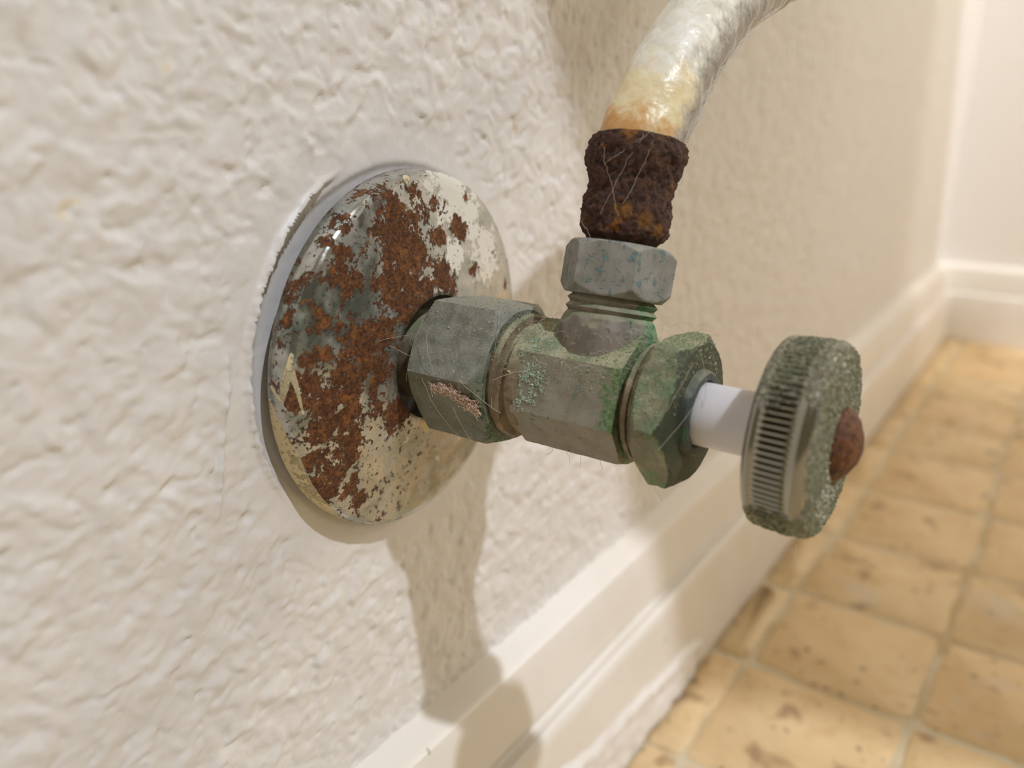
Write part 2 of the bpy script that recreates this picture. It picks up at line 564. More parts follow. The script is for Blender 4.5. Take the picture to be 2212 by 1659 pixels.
M_WALL, M_BACK, M_BASE, M_CAULK = mat_wall(), mat_plain_wall(), mat_baseboard(), mat_caulk()
M_TILE, M_GROUT = mat_tile(), mat_grout()
M_ESC, M_KNOB, M_RUST, M_SCREW, M_STEM = mat_escutcheon(), mat_knob(), mat_heavy_rust(), mat_screw(), mat_stem()
M_NUT = brass_like('dusty_nut_metal', srgb(132, 133, 120), srgb(120, 121, 108), srgb(92, 90, 68), dust=.5, green=.12, teal=.05, moss_bias=-.05, metal=.08, dark=.4, dgreen=.1, dcol=(srgb(124, 123, 110), srgb(196, 192, 178)), specks=.65, side_green='nut')
M_BODY = brass_like('plated_body_metal', srgb(150, 144, 130), srgb(142, 136, 120), srgb(118, 110, 94), dust=.95, green=.35, teal=.45, dark=.35, metal=.1, teal_col=srgb(120, 152, 134), side_green='body')
M_BONNET = brass_like('green_corroded_metal', srgb(150, 148, 120), srgb(136, 128, 106), srgb(98, 96, 74), dust=.9, green=.75, teal=.5, green_col=srgb(104, 130, 92), teal_col=srgb(136, 160, 130), metal=.05, front=.95)
M_OUTNUT = brass_like('grey_nut_metal', srgb(152, 149, 142), srgb(142, 140, 130), srgb(112, 110, 96), dust=.6, green=.2, teal=.8, green_col=srgb(84, 112, 98), teal_col=srgb(92, 136, 136), moss_bias=-.25, metal=.1, dark=.4, dgreen=.3)
M_NECK = brass_like('neck_metal', srgb(142, 130, 120), srgb(128, 120, 108), srgb(84, 84, 66), dust=.5, green=.35, teal=.5, green_col=srgb(60, 116, 76), metal=.08, side_green='neck')
M_RING = brass_like('brown_dusty_metal', srgb(124, 110, 84), srgb(140, 124, 98), srgb(70, 50, 30), dust=.7, green=.1, teal=0, metal=.05)
M_LIP = brass_like('dark_lip_metal', srgb(84, 92, 90), srgb(70, 76, 66), srgb(48, 52, 42), dust=.3, green=.4, teal=.45, metal=.15)

# ----------------------------------------------------------------- the setting
FLOOR_Z = -131.25
BACK_Y = 614.5

def axis_steps(segs):
    out = []
    for a, b, st in segs:
        n = max(1, int(round((b - a) / st)))
        out += list(np.linspace(a, b, n, endpoint=False))
    out.append(segs[-1][1])
    return np.array(out)

def wall_height(y, z):
    P = np.stack([y, z, np.zeros_like(y)], 1)
    wx = fbm(P, 5.0, 2, off=3.1) * 1.3
    wy = fbm(P, 5.0, 2, off=9.7) * 1.3
    Q = P + np.stack([wx, wy, np.zeros_like(wx)], 1)
    a = fbm(Q, 4.6, 2, .45)
    plat = np.tanh(2.0 * a)
    b = fbm(Q, 2.0, 3, .5, off=40)
    # creases: thin valleys along the zero lines of another noise
    c = np.abs(fbm(Q, 6.5, 2, .5, off=71))
    crease = np.exp(-(c / .05) ** 2) * sstep(-.2, .3, fbm(P, 11, 2, off=90))
    pits = sstep(.42, .62, fbm(P, 3.0, 2, .5, off=120))
    lump = np.sqrt(fbm(Q, 5.2, 2, .4, off=150) ** 2 + .02)
    lump2 = np.sqrt(fbm(Q, 2.6, 2, .4, off=170) ** 2 + .02)
    h = .20 * plat + .50 * lump + .30 * lump2 + .04 * b - .08 * crease - .26 * pits + .22 * fbm(P, 14, 2, off=55) - .25
    return h

ys = axis_steps([(-420, -130, 20), (-130, -84, 1.2), (-84, 125, .4), (125, 250, .8), (250, BACK_Y + .5, 2.2)])
zs = axis_steps([(FLOOR_Z - 1, -100, 4), (-100, -78, 1.0), (-78, 72, .4), (72, 125, .9), (125, 300, 8), (300, 1500, 100)])
Y, Z = np.meshgrid(ys, zs, indexing='ij')
yf, zf = Y.ravel(), Z.ravel()
h = wall_height(yf, zf)
rr = np.hypot(yf + 1.0, zf - .4)
ang = np.degrees(np.arctan2(zf - .4, -(yf + 1.0)))          # 0 = towards the near side
near = sstep(38.5, 31.5, rr)
h = h * (1 - .85 * near)
P3 = np.stack([yf, zf, np.zeros_like(yf)], 1)
rag = .6 * fbm(P3, 1.3, 4, .65, off=5) + .7 * fbm(P3, 5, 2, off=15)
amask = sstep(-42, -12, ang) * sstep(72, 48, ang)
# lip of old paint left round the plate
lip_r = 31.3 + .35 * rag + .5 * sstep(20, 60, ang)
lip = np.exp(-((rr - lip_r - .5) / .38) ** 2) * (.9 + .35 * fbm(P3, 2.2, 3, off=25))
h += amask * 1.15 * np.clip(lip, 0, 2)
h -= amask * .9 * sstep(.2, -.3, rr - lip_r) * (rr > 24)
h -= .5 * sstep(30.8, 29.5, rr)
# beaded ridge of paint beside the plate
zr = np.clip((6.5 - zf) / 22, 0, 1)
ry = -35.6 - 4.6 * zr + .25 * rag
bead = np.exp(-((yf - ry) / .42) ** 2) * sstep(9, 6, zf) * sstep(-17, -13, zf) * (.55 + .75 * np.clip(fbm(P3, 1.8, 2, off=33) + .3, 0, 1))
h += .75 * bead
h += .22 * sstep(0, -1.2, yf - ry) * sstep(-4, -1.2, yf - ry) * sstep(9, 6, zf) * sstep(-17, -13, zf)
ridge = np.exp(-((yf + 14.5 - .03 * zf) / .35) ** 2) * sstep(44, 47, zf) * sstep(60, 56, zf)
h += .25 * ridge
V = np.stack([h, yf, zf], 1)
nz_ = len(zs)
i, j = np.meshgrid(np.arange(len(ys) - 1), np.arange(nz_ - 1), indexing='ij')
a = (i * nz_ + j).ravel()
Q = np.stack([a, a + nz_, a + nz_ + 1, a + 1], 1)

def link_quads(name, V, Q, mat):
    me = bpy.data.meshes.new(name)
    me.vertices.add(len(V)); me.vertices.foreach_set('co', (V * MM).astype(np.float32).ravel())
    me.loops.add(len(Q) * 4); me.loops.foreach_set('vertex_index', Q.astype(np.int32).ravel())
    me.polygons.add(len(Q)); me.polygons.foreach_set('loop_start', np.arange(0, len(Q) * 4, 4, dtype=np.int32))
    me.polygons.foreach_set('use_smooth', np.ones(len(Q), bool))
    me.update(calc_edges=True); me.validate()
    me.materials.append(mat)
    o = bpy.data.objects.new(name, me); COL.objects.link(o)
    return o
wall = link_quads('wall_left', V, Q, M_WALL)
wall['kind'] = 'structure'

def box(x0, x1, y0, y1, z0, z1):
    V = [(x, y, z) for x in (x0, x1) for y in (y0, y1) for z in (z0, z1)]
    F = [(0, 1, 3, 2), (4, 6, 7, 5), (0, 4, 5, 1), (2, 3, 7, 6), (0, 2, 6, 4), (1, 5, 7, 3)]
    return V, F
wb = link('wall_back', *box(-2, 1900, BACK_Y, BACK_Y + 40, FLOOR_Z - 6, 1500), M_BACK, smooth=None)
wb['kind'] = 'structure'

PROF = [(0, -74.6), (.8, -75.0), (5.2, -76.3), (6.5, -77.4), (7.1, -79.4), (8.0, -86), (8.8, -92.4), (8.3, -93.6), (8.0, -95.0), (8.4, -95.7), (9.6, -95.6), (10.8, -95.1), (11.8, -95.5), (12.4, -96.6), (12.6, -98.2), (12.9, -110), (13.6, FLOOR_Z + .25), (-.8, FLOOR_Z + .25), (-.8, -74.6)]
def prism(prof, fa, fb):
    n = len(prof)
    V = [fa(p) for p in prof] + [fb(p) for p in prof]
    F = [(i, (i + 1) % n, n + (i + 1) % n, n + i) for i in range(n)]
    F += [tuple(range(n))[::-1], tuple(range(n, 2 * n))]
    return V, F
bb = link('baseboard_left', *prism(PROF, lambda p: (p[0], -420, p[1]), lambda p: (p[0], BACK_Y - p[0], p[1])), M_BASE, smooth=24)
bb['kind'] = 'structure'
b2 = link('baseboard_back', *prism(PROF, lambda p: (max(p[0], 0), BACK_Y - p[0], p[1]), lambda p: (1900, BACK_Y - p[0], p[1])), M_BASE, smooth=24)
b2['kind'] = 'structure'

# caulk smear on the lower face of the skirting
yy = np.linspace(20, 128, 110); zz = np.linspace(-130.8, -104, 40)
A, B = np.meshgrid(yy, zz, indexing='ij')
A, B = A.ravel(), B.ravel()
t = (FLOOR_Z + .25 - B) / (FLOOR_Z + .25 + 110)
fx = 13.6 - .7 * np.clip(t, 0, 1)
P = np.stack([A, B, np.zeros_like(A)], 1)
top = -117 + 7 * np.clip((95 - A) / 60, -1, 1) + 2.5 * fbm(P, 14, 2)
m = sstep(1.5, -3, B - top) * sstep(120, 108, A + 4 * fbm(P, 8, 2, off=4))
hh = m * (1.0 + .7 * fbm(P, 7, 3, .5, off=8)) + .5 * m * sstep(3, 0, np.abs(B - top + 2)) - .18 * (1 - m) - .05
V = np.stack([fx + hh, A, B], 1)
F = []
for i in range(109):
    for j in range(39):
        a = i * 40 + j
        F.append((a, a + 40, a + 41, a + 1))
link('caulk_smear', V, F, M_CAULK, bb, 180)

# floor: grout bed with stone tiles standing in it
flo = link('floor', *box(-30, 2000, -900, BACK_Y + 5, FLOOR_Z - 20, FLOOR_Z - .45), M_GROUT, smooth=None)
flo['kind'] = 'structure'

def tile_mesh(w, d, seed, name):
    r = np.random.default_rng(seed)
    nn = 14
    def edge():
        return r.normal(0, .5, nn + 1)
    pts = []
    hw, hd = w / 2, d / 2
    e = [np.convolve(np.pad(edge(), 1, mode='edge'), [.25, .5, .25], 'valid') for _ in range(4)]
    rad = 2.2
    def put(x, y):
        pts.append((x, y))
    for s in range(4):
        for q_ in range(nn):
            f = q_ / nn
            x = -hw + w * f; y = -hd + d * f
            if s == 0: p = (x, -hd + e[0][q_])
            if s == 1: p = (hw + e[1][q_], y)
            if s == 2: p = (-x, hd + e[2][q_])
            if s == 3: p = (-hw + e[3][q_], -y)
            pts.append(p)
    pts = np.array(pts)
    # round the corners
    for cx in (-1, 1):
        for cy in (-1, 1):
            c = np.array([cx * (hw - rad), cy * (hd - rad)])
            dlt = (pts - c) * np.array([cx, cy])
            mk = (dlt > 0).all(1)
            L = np.hypot(*dlt[mk].T)
            k = np.minimum(1, rad / np.maximum(L, 1e-6))
            pts[mk] = c + (pts[mk] - c) * k[:, None]
    n = len(pts)
    V = [(x, y, -1.4) for x, y in pts] + [(x * .988, y * .988, -.35) for x, y in pts] + [(x * .965, y * .965, 0) for x, y in pts]
    F = grid_faces(3, n) + [tuple(range(2 * n, 3 * n))]
    me = bpy.data.meshes.new(name)
    me.from_pydata((np.array(V) * MM).tolist(), [], F)
    me.polygons.foreach_set('use_smooth', [True] * len(me.polygons))
    me.materials.append(M_TILE)
    return me
ROWS = [(26, 77), (78, 127.2), (129.6, 177.6), (179.8, 230), (232.2, 285), (287, 340.5), (342.8, 394.5), (396.8, 449), (451, 502.5), (504.5, 556), (558, 601)]
COLS = [(14.4, 25.2), (27.4, 75), (77.2, 125), (127.2, 175), (177.2, 225), (227.2, 275)]
cache = {}
for r_, (y0, y1) in enumerate(ROWS):
    sh = (0, 0, 0, .6, 1.8, .8, -.9, .8, -.5, .4, 0)[r_]
    for c_, (x0, x1) in enumerate(COLS):
        if r_ == 1 and c_ >= 1:
            x0, x1 = x0 - 1.6, x1 - 1.6
        if c_ == 0: xa, xb = x0, x1 + sh
        else: xa, xb = x0 + sh, x1 + sh
        w, d = round(xb - xa, 1), round(y1 - y0, 1)
        key = (round(w), round(d), (r_ * 3 + c_) % 3)
        if key not in cache: cache[key] = tile_mesh(w, d, hash(key) % 9999, 'tile')
        o = bpy.data.objects.new('tile', cache[key])
        COL.objects.link(o)
        o.parent = flo
        o.location = ((xa + xb) / 2 * MM, (y0 + y1) / 2 * MM, (FLOOR_Z + random.uniform(-.12, .12)) * MM)
        o.rotation_euler = (random.uniform(-.004, .004), random.uniform(-.004, .004), random.uniform(-.006, .006) + (math.pi if random.random() < .5 else 0))

# ----------------------------------------------------------------- escutcheon plate
def inv_plane(px, py, x):
    d = CAM_R.T @ np.array([(px - 1106) / 1801.07, (py - 829.5) / 1801.07, 1.0])
    t = (x - CAM_C[0]) / d[0]
    return CAM_C + t * d

eo = np.array([0.0, -1.16, .46]); ea = np.array([1, .055, -.04]); ea /= np.linalg.norm(ea)
eu = np.cross([0, 0, 1.0], ea); eu /= np.linalg.norm(eu); ev = np.cross(ea, eu)
FE = Frame(eo, ea, eu, ev)
prof = [(-.35, 28.6), (-.35, 29.3), (.1, 29.5), (.9, 29.55), (2.2, 29.5), (3.2, 29.42), (3.7, 29.2), (4.05, 28.85), (4.3, 28.3), (4.55, 27.4), (5.0, 24.5), (5.6, 20.5), (6.2, 17), (6.7, 13.8), (7.05, 12.0), (7.3, 10.8), (7.2, 10.3), (4.0, 10.2)]
prof = linsp(prof, [1, 1, 3, 5, 4, 3, 3, 3, 4, 12, 14, 12, 12, 8, 3, 3, 4])
n = 400
ph = np.linspace(0, 2 * np.pi, n, endpoint=False)
V = np.concatenate([FE.at(t, r, ph) for t, r in prof])
V = V + ea * (.10 * fbm(V, 9, 2))[:, None]
yz = V[:, 1:]
c_ = (V - CAM_C) @ CAM_R.T
VPX = np.stack([1106 + 1801.07 * c_[:, 0] / c_[:, 2], 829.5 + 1801.07 * c_[:, 1] / c_[:, 2]], 1)
def on_plate(px, py):
    """point of the plate's surface where the stain sits"""
    d = np.hypot(VPX[:, 0] - px, VPX[:, 1] - py)
    near_ = np.where(d < max(9.0, d.min() * 1.2))[0]
    return V[near_[np.argmin(c_[near_, 2])]]
def stain(spots, base):
    out = np.full(len(V), 0.0) + base
    for X, Y_, R_, st in spots:
        p = on_plate(518 + X / 2.132, 324 + Y_ / 2.132)
        d2 = ((V - p) ** 2).sum(1) / (R_ / 2.132 / 13.2 * 1.45) ** 2
        out = np.maximum(out, st * np.exp(-d2 * .55))
    return out
rust = .12 + stain([(740,350,110,.6),(770,480,110,.65),(740,600,100,.6),(800,680,90,.55),(700,260,60,.45),(850,300,50,.48),(920,260,45,.42),(830,200,40,.45),(640,170,40,.42),(560,180,35,.42),
 (460,330,45,.48),(390,400,40,.45),(480,520,55,.52),(520,600,60,.52),(420,620,40,.44),(260,640,60,.46),(200,800,50,.45),(170,900,30,.42),(310,590,40,.44),(390,790,50,.48),(560,900,90,.55),(700,850,70,.52),
 (640,1000,90,.55),(400,950,50,.45),(330,1000,50,.48),(500,1080,90,.57),(300,1110,70,.57),(420,1180,80,.52),(500,1260,80,.57),(380,1300,80,.52),(640,1180,60,.44),(740,1230,60,.62),(720,1290,40,.5),
 (540,1340,60,.52),(500,1420,70,.52),(340,1450,60,.52),(420,1540,80,.57),(520,1560,50,.52),(560,1620,50,.48),(720,1580,30,.44),(640,1560,20,.42),(1020,360,45,.58),(940,410,35,.52),(1100,550,40,.44),
 (950,580,60,.56),(1000,610,40,.48),(1060,230,25,.44),(1240,620,20,.52),(1180,500,30,.36),(900,420,40,.44),(870,640,60,.52),(780,760,50,.52)], .12 * sstep(6, -10, yz[:, 0]) + .12)
white = stain([(1000, 200, 110, .72), (1060, 300, 100, .72), (940, 300, 60, .6), (1150, 480, 120, .68), (1010, 480, 80, .66), (900, 150, 60, .6), (330, 570, 30, .4), (900, 1450, 150, .36), (800, 1350, 120, .38), (1000, 1350, 100, .34), (640, 1130, 50, .34)], .0)
tarn = stain([(520, 760, 110, .55), (350, 860, 80, .75), (350, 690, 60, .6), (600, 320, 60, .4), (600, 470, 60, .45), (270, 900, 40, .8), (300, 1260, 50, .5)], .0)
# runs of cream paint
def seg_d(p, a, b):
    a, b = np.array(a, float), np.array(b, float)
    e = b - a
    t = np.clip(((p - a) @ e) / (e @ e), 0, 1)
    return np.linalg.norm(p - a - t[:, None] * e, axis=1), t
paint = np.zeros(len(V))
def run(a_px, b_px, w0, w1, x0=4.0, x1=4.0):
    a, b = on_plate(*a_px), on_plate(*b_px)
    e = b - a
    t = np.clip(((V - a) @ e) / (e @ e), 0, 1)
    d = np.linalg.norm(V - a - t[:, None] * e, axis=1)
    w = w0 + (w1 - w0) * t
    global paint
    paint = np.maximum(paint, 1 - .5 * d / w)
run((628, 775), (612, 845), .35, .75, 4.0, 3.6)
run((612, 845), (603, 868), .75, .55, 3.6, 3.4)
run((634, 800), (648, 850), .55, .35, 4.2, 4.6)
run((648, 850), (661, 898), .35, .15, 4.6, 4.9)
run((580, 838), (596, 862), .3, .3, 1.2, 2.6)
run((886, 388), (890, 402), .75, .45, 4.4, 4.6)
run((918, 912), (930, 930), .6, .9, 6.0, 6.0)
# crescent of cream paint along the lower rim
d_ = V - eo
ea_ax = d_ @ ea
pa = np.degrees(np.arctan2(d_ @ ev, -(d_ @ eu)))
rimtop = 3.3 * sstep(2, -18, pa) * sstep(-66, -40, pa) + .15
crescent = (sstep(4, -4, pa) * sstep(-70, -60, pa)) * np.clip(1 - .5 * np.maximum(ea_ax - rimtop, 0) / .35, 0, 1) * (np.hypot(d_ @ eu, d_ @ ev) > 29)
paint = np.maximum(paint, crescent)
esc = link('escutcheon_plate', V, grid_faces(len(prof), n), M_ESC, None, 40, dict(rust=rust, white=white, paint=paint, tarn=tarn))
tag(esc, 'round domed chrome wall plate eaten by rust and flecked with cream paint', 'escutcheon')

# ----------------------------------------------------------------- the stop valve
valve = empty('shutoff_valve', 'green corroded angle stop valve sticking out of the white wall through a rusty plate', 'valve')
BVH_SRC = {}

pipe, _, _ = solid('supply_pipe', FX, linsp([(-8, 7.6), (11, 7.6)], [6]), None, M_RING, valve, 64)

TH1 = 113.5
def hexph(th, k=24, extra=()):
    b = []
    for q_ in range(6):
        a0 = math.radians(th + 60 * q_)
        b += list(a0 + np.linspace(0, math.pi / 3, k, endpoint=False))
    return np.array(b)
def chamfer(x0, x1, R, c0, c1, inner0=0, inner1=0, n0=5, nm=14):
    """ring list of a chamfered nut: cap grows from a=R*cos30*0.97 to R over depth c"""
    a = R * math.cos(math.pi / 6)
    lo = a * .985
    L = []
    if inner0: L.append((x0, inner0))
    for q_ in range(n0 + 1):
        f = q_ / n0
        L.append((x0 + c0 * f, lo + (R + .02 - lo) * f))
    for q_ in range(1, nm):
        L.append((x0 + c0 + (x1 - c1 - x0 - c0) * q_ / nm, R + .02))
    for q_ in range(n0, -1, -1):
        f = q_ / n0
        L.append((x1 - c1 * f, lo + (R + .02 - lo) * f))
    if inner1: L.append((x1, inner1))
    return L

def reg(name, res, depth_mat=None):
    BVH_SRC[name] = res
    return res[0]

reg('nut1', solid('compression_nut', FX, chamfer(9.6, 23.5, 11.85, .9, 1.5, 8.2, 8.3), lambda p: hexr(11.85, TH1, p), M_NUT, valve, phis=hexph(TH1), noise=radial_noise(.07, 2.2), smooth=22))
# dusty brown ring and thread between nut and body
rg = [(23.0, 8.3), (23.6, 9.3), (24.2, 9.6), (24.9, 9.3), (25.2, 8.3), (25.5, 8.0), (25.8, 8.3), (26.3, 8.7), (27.6, 8.5), (28.2, 7.6)]
reg('ring', solid('compression_ring', FX, linsp(rg, [2] * 9), None, M_RING, valve, 160, radial_noise(.12, 2.0)))

def rollpoly(a, hflat, tip, capw=0.0):
    """elongated hexagon in the rolled frame; returns points in (y, z)"""
    P = [(-a, hflat), (-capw, tip), (capw, tip), (a, hflat), (a, -hflat), (capw, -tip), (-capw, -tip), (-a, -hflat)] if capw else [(-a, hflat), (0, tip), (a, hflat), (a, -hflat), (0, -tip), (-a, -hflat)]
    return [tuple(v * VD[1:] + w * WD[1:]) for v, w in P]
BP = rollpoly(7.7, 4.3, 9.3, 2.6)
phb = np.sort(np.concatenate([np.linspace(-np.pi, np.pi, 260, endpoint=False)] + [np.arctan2([p[1]], [p[0]]) for p in BP]))
reg('body', solid('valve_body', FX, linsp([(26.9, 5.0), (27.0, 8.6), (27.6, 9.6), (29, 9.9), (42.8, 9.9), (43.6, 9.3), (43.8, 8.6), (43.8, 5.0)], [1, 3, 3, 16, 3, 2, 1]), lambda p: polyr(BP, p), M_BODY, valve, phis=phb, noise=radial_noise(.08, 2.5), smooth=22))
# outlet branch
reg('neck', solid('outlet_neck', FO, linsp([(2.5, 6.9), (9.0, 7.1), (10.6, 6.6), (11.2, 6.1), (11.8, 6.6), (12.4, 6.0), (13.0, 6.5), (13.6, 5.9), (14.6, 5.9)], [4, 5, 2, 2, 2, 2, 2, 2]), None, M_NECK, valve, 140, radial_noise(.16, 2.2)))
# packing side
reg('flange', solid('packing_ring', FX, linsp([(43.6, 6.6), (44.6, 6.6), (44.7, 7.9), (45.0, 8.4), (45.7, 8.5), (45.9, 7.9), (46.0, 7.6), (46.1, 8.6), (46.5, 8.9), (47.0, 8.6)], [1, 2, 2, 2, 1, 1, 2, 2, 2]), None, M_RING, valve, 160, radial_noise(.1, 2)))
TH2 = 118.6
rings = chamfer(46.9, 52.2, 11.1, 1.5, 1.3, 6, 6.3)
reg('bonnet', solid('packing_nut', FX, rings, lambda p: hexr(11.1, TH2, p), M_BONNET, valve, phis=hexph(TH2), noise=radial_noise(.12, 1.8), smooth=22))
reg('nose', solid('packing_nut_lip', FX, linsp([(51.6, 6.2), (52.9, 6.0), (53.3, 5.6), (53.3, 4.7), (52.4, 4.4)], [4, 2, 2, 2]), None, M_LIP, valve, 120, radial_noise(.14, 1.5)))
solid('valve_stem', FX, linsp([(51, 4.35), (63.5, 4.35)], [8]), None, M_STEM, valve, 96)

# handle: fluted round knob with rounded, crusted face
KO = 62.8
kp = [(0.0, 4.0), (0.0, 11.2), (.05, 11.9), (.35, 12.3), (.75, 12.45), (1.0, 12.4), (1.25, 12.25), (1.6, 12.3), (5.3, 12.5), (5.6, 12.45), (5.9, 12.55), (6.4, 12.6), (6.9, 12.45), (7.35, 12.1), (7.7, 11.5), (7.95, 10.5), (8.15, 8.5), (8.3, 6), (8.35, 3.5)]
kp = linsp(kp, [4, 2, 2, 2, 2, 2, 2, 12, 2, 2, 2, 2, 3, 3, 4, 7, 8, 7])
nk = 960
phk = np.linspace(0, 2 * np.pi, nk, endpoint=False)
FK = Frame((KO, 0, 0), (1, 0, 0), (0, 1, 0), (0, 0, 1))
V = []
for t, r in kp:
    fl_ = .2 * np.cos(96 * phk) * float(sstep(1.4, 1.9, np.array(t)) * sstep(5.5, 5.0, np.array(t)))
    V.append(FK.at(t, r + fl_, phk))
V = np.concatenate(V)
tt = V[:, 0] - KO
fz = V[:, 2] / 12.6
pang = np.degrees(np.arctan2(V[:, 2], -V[:, 1]))
crust = .17 + .36 * sstep(7.2, 7.9, tt) + .28 * sstep(.35, .8, fz) + .34 * sstep(-.3, -.6, fz)
crust = crust + .09 * np.where((tt > 1.2) & (tt < 5.6), sstep(14, 26, pang + 4) + sstep(-26, -38, pang), 0)
crust += .06 * fbm(V, 3, 2)
lump = np.clip(fbm(V, .9, 3, .6, off=3), -.2, 1) * sstep(.38, .6, crust)
rad = (V - FK.o) * [0, 1, 1]
rad /= np.maximum(np.linalg.norm(rad, axis=1)[:, None], 1e-6)
nrm = rad * sstep(8.0, 7.0, tt)[:, None] + np.array([1, 0, 0]) * sstep(7.2, 8.0, tt)[:, None]
V = V + nrm * (.22 * lump)[:, None]
Fk = grid_faces(len(kp), nk)
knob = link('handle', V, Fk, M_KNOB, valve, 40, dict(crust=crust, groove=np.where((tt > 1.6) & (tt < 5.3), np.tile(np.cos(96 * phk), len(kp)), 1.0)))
knob['label'] = 'fluted round chrome handle crusted green'
BVH_SRC['knob'] = (knob, V, Fk)
FS = Frame((KO + 8.35, 0, 0), (1, 0, 0), (0, 1, 0), (0, 0, 1))
sc_prof = [(-.6, 4.65), (.25, 4.65), (.6, 4.4), (1.15, 3.9), (1.75, 3.1), (2.25, 2.1), (2.55, 1.1), (2.62, .15)]
sp = linsp(sc_prof, [2, 3, 4, 5, 5, 5, 4])
V = np.concatenate([FS.at(t, r, np.linspace(0, 2 * np.pi, 90, endpoint=False)) for t, r in sp])
V = radial_noise(.16, 1.1)(V, FS)
scr = link('handle_screw', V, grid_faces(len(sp), 90), M_SCREW, knob, 40)

# ----------------------------------------------------------------- supply hose
hose = empty('supply_hose', 'clear braided water hose with a rust eaten crimp, rising from the valve outlet', 'hose', tuple((FO.o + 16 * WD) * MM))
def hchild(o):
    o.parent = hose
    o.matrix_parent_inverse = Matrix.Translation(-hose.location)
    return o
TH3 = 253.5
cn = reg('outnut', solid('coupling_nut', FO, chamfer(13.7, 21.2, 8.2, 1.3, 1.1, 5.8, 6.0), lambda p: hexr(8.2, TH3, p), M_OUTNUT, None, phis=hexph(TH3), noise=radial_noise(.06, 2.2), smooth=22))
hchild(cn)
fp = [(20.9, 4.8), (21.9, 5.1), (22.4, 5.9), (23.2, 6.25), (25.4, 6.35), (26.8, 6.15), (28.4, 5.95), (30.0, 6.0), (31.0, 6.3), (32.0, 6.7), (33.8, 6.95), (35.2, 6.85), (36.0, 6.5), (36.3, 5.7)]
def fnoise(V, fr):
    V = radial_noise(.42, 3.6, 3)(V, fr)
    return radial_noise(.34, .9, 4)(V, fr)
cf, fV, fF = solid('crimp_ferrule', FO, linsp(fp, [3, 3, 5, 10, 7, 8, 8, 6, 6, 8, 7, 5, 3]), None, M_RUST, None, 260, fnoise, 180)
hchild(cf)
cf['label'] = 'dark brown flaking rusted ferrule'

# path of the hose
ctrl = np.array([FO.o + 33 * WD + [0, .5, 0], FO.o + 36.5 * WD + [0, .6, 0], (37.4, 13.9, 40.4), (37.8, 18.3, 45.3), (38.2, 26.6, 51.3), (39, 38.5, 57), (41, 56, 63), (44, 80, 71), (48, 105, 86), (54, 125, 115), (60, 136, 160), (66, 140, 230), (70, 140, 303)], float)
def spline(C, k):
    C = np.vstack([2 * C[0] - C[1], C, 2 * C[-1] - C[-2]])
    out = []
    for i in range(1, len(C) - 2):
        for t in np.linspace(0, 1, k, endpoint=False):
            p0, p1, p2, p3 = C[i - 1:i + 3]
            out.append(.5 * ((2 * p1) + (-p0 + p2) * t + (2 * p0 - 5 * p1 + 4 * p2 - p3) * t * t + (-p0 + 3 * p1 - 3 * p2 + p3) * t ** 3))
    out.append(C[-2])
    return np.array(out)
path = spline(ctrl, 14)
seg = np.concatenate([[0], np.cumsum(np.linalg.norm(np.diff(path, axis=0), axis=1))])
N = 420
dist = np.concatenate([np.linspace(0, 90, 300), np.linspace(90.5, seg[-1], 120)])
path = np.stack([np.interp(dist, seg, path[:, k]) for k in range(3)], 1)
seg = dist
T = np.gradient(path, seg, axis=0); T /= np.linalg.norm(T, axis=1)[:, None]
U = np.zeros_like(T); u = np.array([1.0, 0, 0])
for i in range(len(T)):
    u = u - (u @ T[i]) * T[i]; u /= np.linalg.norm(u); U[i] = u
Bn = np.cross(T, U)
def hose_at(r, idx, ph):
    return path[idx] + (r * np.cos(ph))[..., None] * U[idx] + (r * np.sin(ph))[..., None] * Bn[idx]
def hose_tube(name, r, n, mat, namp=0, nsc=4, sub=1):
    ids = np.arange(0, len(path), sub)
    ph = np.linspace(0, 2 * np.pi, n, endpoint=False)
    V = np.concatenate([hose_at(np.full(n, r), i, ph) for i in ids])
    pa = np.repeat(path[ids], n, 0)
    if namp:
        dv = V - pa
        V = V + dv / np.linalg.norm(dv, axis=1)[:, None] * (namp * fbm(V, nsc, 3))[:, None]
    dv = V - pa
    dv /= np.linalg.norm(dv, axis=1)[:, None]
    side = dv @ np.array([-.25, -.9, .25])
    along = np.clip((np.repeat(seg[ids], n) - 3.0) / 36.0, 0, 1)
    return hchild(link(name, V, grid_faces(len(ids), n), mat, None, 180, dict(side=side, along=along)))
hose_tube('inner_tube', 4.85, 96, mat_core(), .25, 3.0)
hose_tube('outer_sleeve', 5.95, 120, mat_sleeve(), .22, 5.0)
# braid: two families of helical threads
parts = []
ids = np.arange(0, 330, 1)
for fam in (1, -1):
    for k in range(14):
        phs = fam * seg[ids] * .30 + 2 * np.pi * k / 14
        rr_ = 5.0 + .14 * fam * np.sin(phs * 7)
        P = np.stack([hose_at(np.array(rr_[q_]), i, np.array(phs[q_])) for q_, i in enumerate(ids)])
        parts.append(tube(P, .2, 5))
V, F = join(parts)
br = hchild(link('braid', V, F, mat_thread(), None, 180)); br['kind'] = 'stuff'
